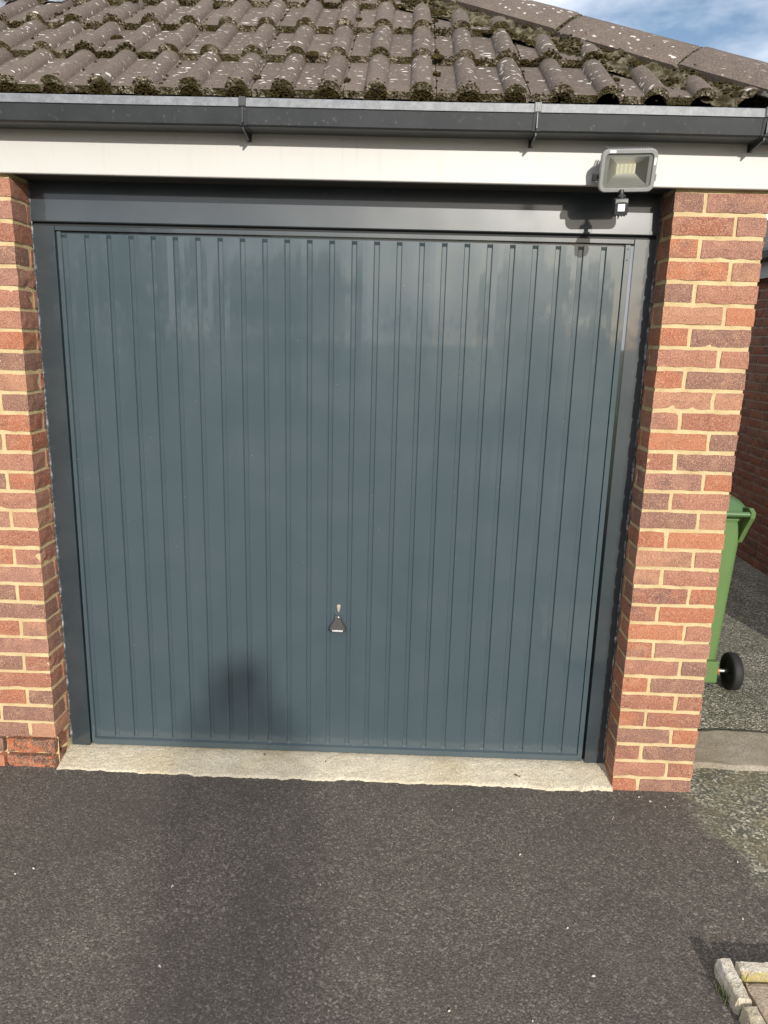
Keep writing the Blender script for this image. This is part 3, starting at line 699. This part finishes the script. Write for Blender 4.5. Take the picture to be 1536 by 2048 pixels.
# clumps in the side joints and odd cushions on the tiles
for k in range(-8, 5):
    Xj = .018 + TWD * k
    for n_ in range(0, 4):
        for q_ in range(rt.choice((2, 3, 5, 9))):
            v = rt.uniform(.02, .33); p = surf(Xj + .0015, n_, v); p.x = Xj + rt.uniform(-.003, .005)
            if front_ok(p): blob(p + NN * .002, rt.uniform(.0028, .006), .8)
        if rt.random() < .5:
            v = rt.uniform(.03, .25)
            for q_ in range(9):
                p = surf(Xj + .001, n_, v + rt.uniform(-.018, .018)); p.x = Xj + rt.uniform(-.006, .012)
                if front_ok(p): blob(p + NN * rt.uniform(0, .008), rt.uniform(.004, .008), .8)
for X, n_, v, r in ((-.885, 1, .20, .026), (-.93, 2, .27, .026), (-.60, 2, .31, .024), (1.02, 0, .285, .03), (.55, 2, .24, .03), (-.12, 1, .01, .022), (.33, 1, .004, .02)):
    c0 = surf(X, n_, v)
    for q_ in range(60):
        a = rt.uniform(0, 2 * pi); rr = r * sqrt(rt.random()); p = c0 + Vector((rr * cos(a), 0, 0)) + VV * rr * sin(a) + NN * (.35 * (r - rr) * rt.random())
        blob(p, rt.uniform(.003, .0065))
# moss along the foot of the hip
for q_ in range(2600):
    x = rt.uniform(.11, 1.9); a = rt.random()
    if noise.noise((x * 7, a * 2, 3.3)) < -.05: continue
    v3 = bed(1)((x - .10) / 2.15, a); blob(v3 + hn * .002, rt.uniform(.003, .008), .8)
kind(mb.obj('moss', MOSS, roof), 'stuff')
# dressed lead at the upper left
def tongue(X0, X1, vlow):
    b = MB()
    def f(u, v):
        t = 2 * u - 1; vv = vlow + .05 * abs(t) ** 3 + v * .30
        X = X0 + (X1 - X0) * u
        p = surf(X, 2, vv, .006 + .004 * noise.noise((X * 40, vv * 40, 0)))
        return p
    b.grid(16, 14, f); b.grid(16, 14, lambda u, v: Vector(f(u, v)) - NN * .0025); return b
for X0, X1, vl in ((-1.56, -1.395, .150), (-1.30, -1.215, .190)):
    sub(tongue(X0, X1, vl).obj('lead_flashing', LEAD, roof), 'silvery dressed lead at the top left of the roof')

# ------------------------------------------------------------------ floodlight
fl = thing('floodlight', 'grey square floodlight with motion sensor fixed to the cream fascia', 'floodlight', (.948, FY, 2.36))
fc = Vector((.9535, -.115, 2.3530)); FM = Matrix.Translation(fc) @ Matrix.Rotation(radians(17), 4, 'X') @ Matrix.Rotation(radians(-2), 4, 'Y')
# local: x right, -y out of the lamp front, z up ; front plane at y = 0
def rrect(w, h, r, seg=5, bulge=0.0):
    pts = []
    for cx, cz, a0 in ((w - r, h - r, 0), (-w + r, h - r, 90), (-w + r, -h + r, 180), (w - r, -h + r, 270)):
        for i in range(seg + 1): a = radians(a0 + 90 * i / seg); pts.append((cx + r * cos(a), cz + r * sin(a)))
    return pts
def flobj(b, name, mat, sm=None):
    me = b.mesh(name, mat); return link(name, me, fl, FM)
def loft(b, loops, mi=0, close=True, cap0=False, cap1=False, sm=False):
    n = len(loops[0]); vs = [p for l in loops for p in l]
    b.add(vs, [(j * n + i, j * n + (i + 1) % n, (j + 1) * n + (i + 1) % n, (j + 1) * n + i) for j in range(len(loops) - 1) for i in range(n)], mi, sm)
    if cap0: b.add(loops[0], [tuple(range(n))], mi)
    if cap1: b.add(loops[-1], [tuple(range(n))], mi)
w_, h_ = .0905, .0650
at = lambda pts, y: [(x, y, z) for x, z in pts]
b = MB(); loft(b, [at(rrect(w_ * .80, h_ * .80, .018), .045), at(rrect(w_ * .96, h_ * .96, .022), .026), at(rrect(w_, h_, .022), .012), at(rrect(w_, h_, .022), .002), at(rrect(w_ - .003, h_ - .003, .020), -.002), at(rrect(w_ - .0125, h_ - .0125, .013), -.002), at(rrect(w_ - .0145, h_ - .0145, .012), .003)], cap0=True)
flobj(b, 'housing', LGREY)
b = MB()
for i in range(17): x = -.068 + .0085 * i; b.box(x - .0013, x + .0013, .046, .066, -.052, .052); b.box(x - .0013, x + .0013, .010, .050, .0643, .0680)
flobj(b, 'cooling_fins', LGREY)
iw, ih = w_ - .0148, h_ - .0148
b = MB(); rw, rh = .064, .042; sw, sh = .031, .0145
b.add([(x, .004, z) for x, z in ((-iw, -ih), (iw, -ih), (iw, ih), (-iw, ih))] + [(x, .0035, z) for x, z in ((-rw, -rh), (rw, -rh), (rw, rh), (-rw, rh))], [(0, 1, 5, 4), (1, 2, 6, 5), (2, 3, 7, 6), (3, 0, 4, 7)], 0)
b.add([(x, .0035, z) for x, z in ((-rw, -rh), (rw, -rh), (rw, rh), (-rw, rh))] + [(x, .030, z + .004) for x, z in ((-sw, -sh), (sw, -sh), (sw, sh), (-sw, sh))], [(0, 1, 5, 4), (1, 2, 6, 5), (2, 3, 7, 6), (3, 0, 4, 7)], 1)
flobj(b, 'reflector', [LGREY, REFL])
b = MB(); b.box(-sw, sw, .0302, .034, -sh + .004, sh + .004); flobj(b, 'led_board', LED)
b = MB(); b.box(-iw, iw, -.0005, .0012, -ih, ih); flobj(b, 'glass', GLASS)
b = MB(); b.box(-.066, -.046, -.0026, -.0021, .0540, .0620); b.box(.0795, .0865, -.0026, -.0021, .0165, .038); flobj(b, 'sticker', LABELW)
b = MB(); b.box(-.112, -.0945, .008, .030, -.030, -.008, 0, .003); b.tube([(-.096, .02, -.019), (-.088, .02, -.019)], .006); flobj(b, 'clamp_knob', PBLACK)
b = MB(); b.box(-.098, -.0945, .014, .098, -.034, -.012); b.box(.0945, .098, .014, .098, -.034, -.012); b.box(-.098, .098, .098, .1015, -.034, -.012); b.tube([(.088, .02, -.019), (.099, .02, -.019)], .004)
flobj(b, 'mounting_bracket', LGREY)
# motion sensor
SMx = Matrix.Translation(fc + Vector((-.0135, -.002, -.1105))) @ Matrix.Rotation(radians(12), 4, 'X') @ Matrix.Rotation(radians(-3), 4, 'Y')
b = MB(); b.tube([(.004, .026, .050), (.004, .020, .034), (.004, .012, .022)], [.008, .007, .0075], 12); b.box(-.008, .016, .010, .030, .028, .036, 0, .002); link('sensor_arm', b.mesh('sensor_arm', PBLACK), fl, SMx)
b = MB(); loft(b, [at(rrect(.020, .024, .005, 3), .030), at(rrect(.0225, .0265, .005, 3), .026), at(rrect(.0225, .0265, .005, 3), -.004), at(rrect(.0205, .0245, .004, 3), -.008)], cap0=True, cap1=True)
for t in (-.014, -.004, .006, .015): b.tube([(t, .006, -.0255), (t, .006, -.0300)], .003, 8)
link('sensor_body', b.mesh('sensor_body', PBLACK), fl, SMx)
b = MB(); b.grid(10, 3, lambda u, v: (-.020 + .040 * u, -.0085 - .006 * sin(pi * u), .0235 - .012 * v + .004 * sin(pi * u) * v)); b.add([(-.020, -.0085, .0235), (.020, -.0085, .0235), (.020, -.0085, .0115), (-.020, -.0085, .0115)], [(0, 1, 2, 3)]); link('sensor_hood', b.mesh('sensor_hood', LGREY), fl, SMx)
b = MB(); b.grid(8, 3, lambda u, v: (-.0115 + .023 * u, -.0084 - .004 * sin(pi * u), .009 - .022 * v)); b.add([(-.0115, -.0082, .009), (.0115, -.0082, .009), (.0115, -.0082, -.013), (-.0115, -.0082, -.013)], [(0, 1, 2, 3)]); link('sensor_lens', b.mesh('sensor_lens', LENS), fl, SMx)

# ------------------------------------------------------------------ wheeled bin
BX, BY = 1.715, .955
binr = thing('wheeled_bin', 'green plastic wheeled rubbish bin half hidden behind the brick pier', 'bin', (BX, BY + .3, GZ + .02))
gz = GZ + .02
def blob_loop(hw, y0, y1, z, r=.03): return [(BX + x, (y0 + y1) / 2 + y, z) for x, y in rrect(hw, (y1 - y0) / 2, r, 4)]
b = MB(); loft(b, [blob_loop(.235, BY + .015, BY + .50, gz + .045), blob_loop(.242, BY + .005, BY + .52, gz + .10), blob_loop(.216, BY + .075, BY + .52, gz + .125) if False else blob_loop(.243, BY + .005, BY + .525, gz + .14), blob_loop(.280, BY, BY + .66, gz + .90), blob_loop(.283, BY - .002, BY + .67, gz + .915)], cap0=True, sm=False)
loft(b, [blob_loop(.283, BY - .002, BY + .67, gz + .915), blob_loop(.296, BY - .012, BY + .685, gz + .918), blob_loop(.296, BY - .012, BY + .685, gz + .955), blob_loop(.285, BY, BY + .67, gz + .957)])
b.obj('body', BIN, binr)
for sx_ in (-1, 1):
    x0, x1 = sorted((BX + sx_ * .165, BX + sx_ * .238)); MB().box(x0, x1, BY - .035, BY + .012, gz + .035, gz + .155, 0, .006).obj('axle_housing', BIN, binr)
b = MB()
def lidf(u, v):
    x = -.297 + .594 * u; y = v * .70; e = min(1, min(u, 1 - u) / .10, ) ; e2 = min(1, v / .10, (1 - v) / .08)
    return (BX + x, BY - .018 + y, gz + .972 + .044 * min(e, 1) ** .5 * min(e2, 1) ** .5 + .02 * sin(pi * v))
b.grid(26, 26, lidf)
loft(b, [blob_loop(.300, BY - .02, BY + .685, gz + .958, .02), blob_loop(.300, BY - .02, BY + .685, gz + .976, .02)])
b.obj('lid', BINL, binr)
b = MB(); b.tube([(BX - .265, BY - .075, gz + .965), (BX + .265, BY - .075, gz + .965)], .0135, 14); b.obj('handle', BINL, binr)
for sx_ in (-1, 1):
    xs = BX + sx_ * .276
    b = MB(); b.extrude([(BY + .01, gz + .985), (BY - .06, gz + .995), (BY - .094, gz + .978), (BY - .090, gz + .950), (BY - .04, gz + .880), (BY + .01, gz + .80)], lambda p: (xs - .011, p[0], p[1]), lambda p: (xs + .011, p[0], p[1])); b.obj('handle_bracket', BIN, binr)
b = MB(); b.tube([(BX - .335, BY - .015, gz + .100), (BX + .335, BY - .015, gz + .100)], .0105, 12); b.obj('axle', STEEL, binr)
for sx_ in (-1, 1): MB().tube([(BX + sx_ * .237, BY - .015, gz + .100), (BX + sx_ * .247, BY - .015, gz + .100)], .0155, 12).obj('axle_collar', ORANGE, binr)
for sx_ in (-1, 1):
    wc = Vector((BX + sx_ * .315, BY - .015, gz + .100))
    prw = [(.064, -.020), (.076, -.024), (.092, -.024), (.0985, -.018), (.0995, 0), (.0985, .018), (.092, .024), (.076, .024), (.064, .020)]
    def ring(b, pr, seg=36, mi=0):
        n = len(pr); vs = [(wc.x + a, wc.y + r * cos(2 * pi * k / seg), wc.z + r * sin(2 * pi * k / seg)) for k in range(seg) for r, a in pr]
        b.add(vs, [(k * n + i, k * n + i + 1, ((k + 1) % seg) * n + i + 1, ((k + 1) % seg) * n + i) for k in range(seg) for i in range(n - 1)], mi, True); return b
    wh = part('wheel', binr, None, wc)
    ring(MB(), prw).obj('tyre', RUBBER, wh)
    b = ring(MB(), [(.0, -.012), (.030, -.014), (.060, -.012), (.066, -.021), (.067, .021), (.060, .012), (.030, .014), (.0, .012)]); b.tube([(wc.x - .03, wc.y, wc.z), (wc.x + .03, wc.y, wc.z)], .02, 16); b.obj('rim', PBLACK, wh)

# ------------------------------------------------------------------ concrete edging and slab at the lower right
def rough_box(x0, x1, y0, y1, z0, z1, seed, nx=10, ny=10, nz=3, amp=.0022, ch=.006):
    b = MB(); ix = {}; V = []; F = []
    def vert(i, j, k):
        if (i, j, k) in ix: return ix[i, j, k]
        p = Vector((x0 + (x1 - x0) * i / nx, y0 + (y1 - y0) * j / ny, z0 + (z1 - z0) * k / nz))
        c_ = Vector(((x0 + x1) / 2, (y0 + y1) / 2, (z0 + z1) / 2)); ex = (i in (0, nx)) + (j in (0, ny)) + (k in (0, nz))
        if ex >= 2:
            for a, e in enumerate((i in (0, nx), j in (0, ny), k in (0, nz))):
                if e: p[a] -= math.copysign(ch * (.5 + .5 * abs(noise.noise((p.x * 30 + seed, p.y * 30, p.z * 30)))), p[a] - c_[a])
        p += Vector([amp * noise.noise((p.x * 45 + 7 * a + seed, p.y * 45, p.z * 45)) for a in range(3)]) + Vector([amp * .6 * noise.noise((p.x * 120 + 5 * a + seed, p.y * 120, p.z * 120)) for a in range(3)])
        ix[i, j, k] = len(V); V.append(p); return ix[i, j, k]
    for i in range(nx):
        for j in range(ny):
            for k in (0, nz): F.append([vert(i, j, k), vert(i + 1, j, k), vert(i + 1, j + 1, k), vert(i, j + 1, k)])
        for k in range(nz):
            for j in (0, ny): F.append([vert(i, j, k), vert(i + 1, j, k), vert(i + 1, j, k + 1), vert(i, j, k + 1)])
    for j in range(ny):
        for k in range(nz):
            for i in (0, nx): F.append([vert(i, j, k), vert(i, j + 1, k), vert(i, j + 1, k + 1), vert(i, j, k + 1)])
    return b.add(V, F)
ET = .062
def edging(x0, x1, y0, y1, zt, seed, mats, nx, ny):
    b = rough_box(x0, x1, y0, y1, -.03, zt, seed, nx, ny, 4, .003, .007); me = b.mesh('edging_stone', mats); return link('edging_stone', me)
tag(edging(1.207, 1.253, -1.045, -.897, ET, 3, EDGING, 6, 22), 'short pale concrete edging stone at the corner, running towards the viewer', 'edging stone', 'edging stones in the corner of the drive')
tag(edging(1.214, 1.262, -1.90, -1.050, ET - .006, 5, EDGING, 6, 90), 'concrete edging stone at the bottom right, cut off by the picture edge', 'edging stone', 'edging stones in the corner of the drive')
b = rough_box(1.262, 2.10, -.950, -.901, -.03, ET - .003, 9, 90, 6, 4, .0035, .007); me = b.mesh('edging_stone', [EDGING, EDGING_Y])
for p in me.polygons:
    if p.normal.y < -.5: p.material_index = 1
tag(link('edging_stone', me), 'edging stone with a yellow lichened face, running off to the right', 'edging stone', 'edging stones in the corner of the drive')
tag(rough_box(1.268, 2.10, -1.90, -.956, -.02, .038, 14, 60, 60, 2, .003, .006).obj('paving_slab', SLAB), 'pinkish weathered paving slab inside the concrete edging', 'paving slab')
# grass tufts along the edging
b = MB(); rg = random.Random(2)
for cx, cy, cnt in ((1.198, -.975, 26), (1.20, -1.0, 16), (1.268, -.953, 10), (1.205, -.93, 8), (1.45, -.955, 6)):
    for i in range(cnt):
        x = cx + rg.gauss(0, .006); y = cy + rg.gauss(0, .012); a = rg.uniform(0, 2 * pi); l = rg.uniform(.012, .034); d = Vector((cos(a), sin(a), 0)); bw = d.orthogonal() * .0011; base = Vector((x, y, GZ if cx < 1.25 else .036)); tip = base + d * l * .5 + Vector((0, 0, l)); mid_ = base + d * l * .15 + Vector((0, 0, l * .6))
        b.add([base - bw, base + bw, mid_ + bw * .7, mid_ - bw * .7, tip], [(0, 1, 2, 3), (3, 2, 4)])
kind(tag(b.obj('grass_tufts', GRASS), 'thin grass tufts growing at the foot of the edging', 'grass'), 'stuff')
# scattered pale flecks
b = MB(); spots = [(1.102, -.202), (1.287, -.076), (1.336, -.109), (-.471, -.651), (1.641, -.258), (1.487, -.418), (1.11, -.19), (1.25, -.05)] + [(rg.uniform(-1.3, 1.7), rg.uniform(-1.25, -.04)) for _ in range(16)]
for x, y in spots:
    r = rg.uniform(.0013, .0030); a = rg.uniform(0, pi); e = rg.uniform(1.2, 2.6)
    vs = []
    for zz, sc in ((GZ + .002, 1.0), (GZ + .0065, .6)):
        for k in range(6):
            t = k * pi / 3; px, py = r * e * cos(t) * sc * rg.uniform(.8, 1.2), r * sin(t) * sc * rg.uniform(.8, 1.2)
            vs.append((x + px * cos(a) - py * sin(a), y + px * sin(a) + py * cos(a), zz))
    b.add(vs, [(k, (k + 1) % 6, 6 + (k + 1) % 6, 6 + k) for k in range(6)] + [tuple(range(6, 12))])
kind(tag(b.obj('pale_flecks', FLAKE), 'tiny pale chips scattered over the tarmac', 'chips'), 'stuff')
for (x, y, z, l, a, lab) in ((-.300, .112, .041, .020, .3, 'tiny brown leaf scrap on the sill, farthest left'), (-.036, .085, .037, .017, 1.1, 'small dark leaf scrap near the middle of the sill'), (.770, .040, .032, .026, -.4, 'curled brown leaf scrap on the right half of the sill')):
    b = MB()
    def lf(u, v, l=l): return (l * (u - .5), l * .45 * (v - .5) * sin(pi * (u * .9 + .05)), .0045 * sin(pi * v) + .003 * sin(7 * u))
    b.grid(8, 5, lf); b.grid(8, 5, lambda u, v: Vector(lf(u, v)) + Vector((0, 0, .0011)))
    o = link('leaf_scrap', b.mesh('leaf_scrap', LEAF), None, Matrix.Translation((x, y, z)) @ Matrix.Rotation(a, 4, 'Z')); tag(o, lab, 'leaf')

# ------------------------------------------------------------------ neighbouring garage
NX = 3.2
nb = thing('neighbouring_garage', 'dark shaded brick garage wall with black gutter beyond the bin', 'garage', (NX + 1.2, 2.0, 0))
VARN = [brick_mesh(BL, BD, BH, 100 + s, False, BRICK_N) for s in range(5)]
wall = part('brick_wall', nb, None, (NX, 3.5, 0)); rn = random.Random(4)
for k in range(0, 33):
    z = .03 + k * .075
    y = 2.55 + (.1125 if k % 2 else 0)
    i = 0
    while y < 4.35:
        if (i + k) % 3 == 2:
            lay(wall, VARN, NX + BL / 2, y + BD / 2, z, False, False, rn); y += .1125
        else:
            lay(wall, VARN, NX + BD / 2, y + BL / 2, z, True, rn.random() < .5, rn); y += .225
        i += 1
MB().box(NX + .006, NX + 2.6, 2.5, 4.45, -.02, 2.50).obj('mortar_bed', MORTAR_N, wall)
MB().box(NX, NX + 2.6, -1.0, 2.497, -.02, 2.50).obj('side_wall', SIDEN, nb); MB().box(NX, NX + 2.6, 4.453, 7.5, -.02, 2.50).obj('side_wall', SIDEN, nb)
b = MB(); b.box(NX - .06, NX - .04, -1.1, 7.6, 2.36, 2.56); b.obj('fascia', LGREY, nb)
b = MB(); b.box(NX - .0395, NX + .01, -1.1, 7.6, 2.375, 2.385); b.obj('soffit', SOFFIT, nb)
b = MB(); b.extrude(gp, lambda p: (NX - .0605 - p[0], -1.1, p[1] + .03), lambda p: (NX - .0605 - p[0], 7.6, p[1] + .03)); b.obj('gutter', GUTTER, nb)
b = MB(); b.add([(NX - .12, -1.15, 2.57), (NX + 2.8, -1.15, 2.57), (NX + 1.3, .9, 3.35), (NX - .12, 7.6, 2.57), (NX + 2.8, 7.6, 2.57), (NX + 1.3, 5.6, 3.35)], [(0, 1, 2), (0, 2, 5, 3), (1, 4, 5, 2), (3, 5, 4), (0, 3, 4, 1)]); b.obj('roof', TILE, nb)

# ------------------------------------------------------------------ hedge and trees behind the viewer (they show only in the glossy paint), and a made-up shade tree
q = M('leaf_green'); r_ = q.noise(1.2, 4, 0.6); LEAVES = q.done(q.mix(r_, (0.045, 0.07, 0.022), (0.10, 0.12, 0.04)), 0.7)
q = M('bark'); BARK = q.done(q.mix(q.noise(20, 4), (0.07, 0.055, 0.04), (0.13, 0.11, 0.085)), 0.95)
rl = random.Random(21)
def leaves(b, c, rx, ry, rz, n, size):
    for _ in range(n):
        d = Vector((rl.gauss(0, 1), rl.gauss(0, 1), rl.gauss(0, 1))).normalized() * (rl.random() ** .45)
        if noise.noise((d.x * 2.1 + c.x, d.y * 2.1, d.z * 2.1 + c.y)) < -.12: continue
        p = c + Vector((d.x * rx, d.y * ry, d.z * rz)); a = Vector((rl.gauss(0, 1), rl.gauss(0, 1), rl.gauss(0, 1))).normalized(); e = a.orthogonal().normalized() * size * rl.uniform(.6, 1.2); f = a.cross(e)
        b.add([p - e, p + f * .6, p + e, p - f * .6], [(0, 1, 2, 3)])
for x, y, h, lab in ((-7.5, -17, 5.2, 'tall leafy tree behind the viewer, left of the smaller one'), (-3.0, -18.5, 4.3, 'smaller leafy tree behind the viewer, mirrored in the door'),
                     (4.6, -20.5, 4.4, 'round leafy tree behind the viewer, right of the slim one'), (9.0, -19.0, 4.9, 'broad leafy tree behind the viewer, farthest right')):
    t = thing('garden_tree', lab, 'tree', (x, y, 0), 'garden trees behind the viewer')
    b = MB(); b.tube([(x, y, -.02), (x + .05, y, h * .3), (x + .1, y + .1, h * .62)], [.16, .12, .06], 10)
    for k in range(5):
        a = k * 1.3; b.tube([(x + .05, y, h * (.28 + .05 * k)), (x + .9 * cos(a), y + .9 * sin(a), h * (.5 + .06 * k))], [.06, .02], 7)
    b.obj('trunk', BARK, t)
    b = MB(); leaves(b, Vector((x, y, h * .62)), 2.2, 2.0, h * .38, 3200, .16); b.obj('crown', LEAVES, t)
# made-up tree; its thin crown casts the viewer's soft shadow on drive and door
tx, ty = 2.85, -14.0
t = thing('added_shade_tree', 'made-up slim columnar tree, added behind the viewer to shade the drive', 'tree', (tx, ty, 0))
b = MB(); b.tube([(tx, ty, -.02), (tx + .01, ty, 2.4), (tx, ty, 5.3)], [.05, .035, .010], 8); b.obj('trunk', BARK, t)
b = MB()
for _ in range(11500):
    z = rl.uniform(1.0, 5.87); w = .33 * min(1, max(.34, (5.93 - z) / .48)) * (1 + .12 * noise.noise((z * 2, 0, 0)))
    a = rl.uniform(0, 2 * pi); rr = w * sqrt(rl.random()); p = Vector((tx + rr * cos(a), ty + rr * sin(a), z))
    d = Vector((rl.gauss(0, 1), rl.gauss(0, 1), rl.gauss(0, 1))).normalized(); e = d.orthogonal().normalized() * .018 * rl.uniform(.7, 1.2); f = d.cross(e)
    b.add([p - e, p + f * .6, p + e, p - f * .6], [(0, 1, 2, 3)])
b.obj('crown', LEAVES, t)
b = MB()
for i in range(44):
    leaves(b, Vector((-12 + .62 * i, -16.2 + .3 * sin(i), 1.30 + .12 * sin(i * 1.7))), .55, .5, 1.30, 230, .09)
kind(tag(b.obj('hedge', LEAVES), 'long clipped green hedge behind the viewer', 'hedge'), 'stuff')
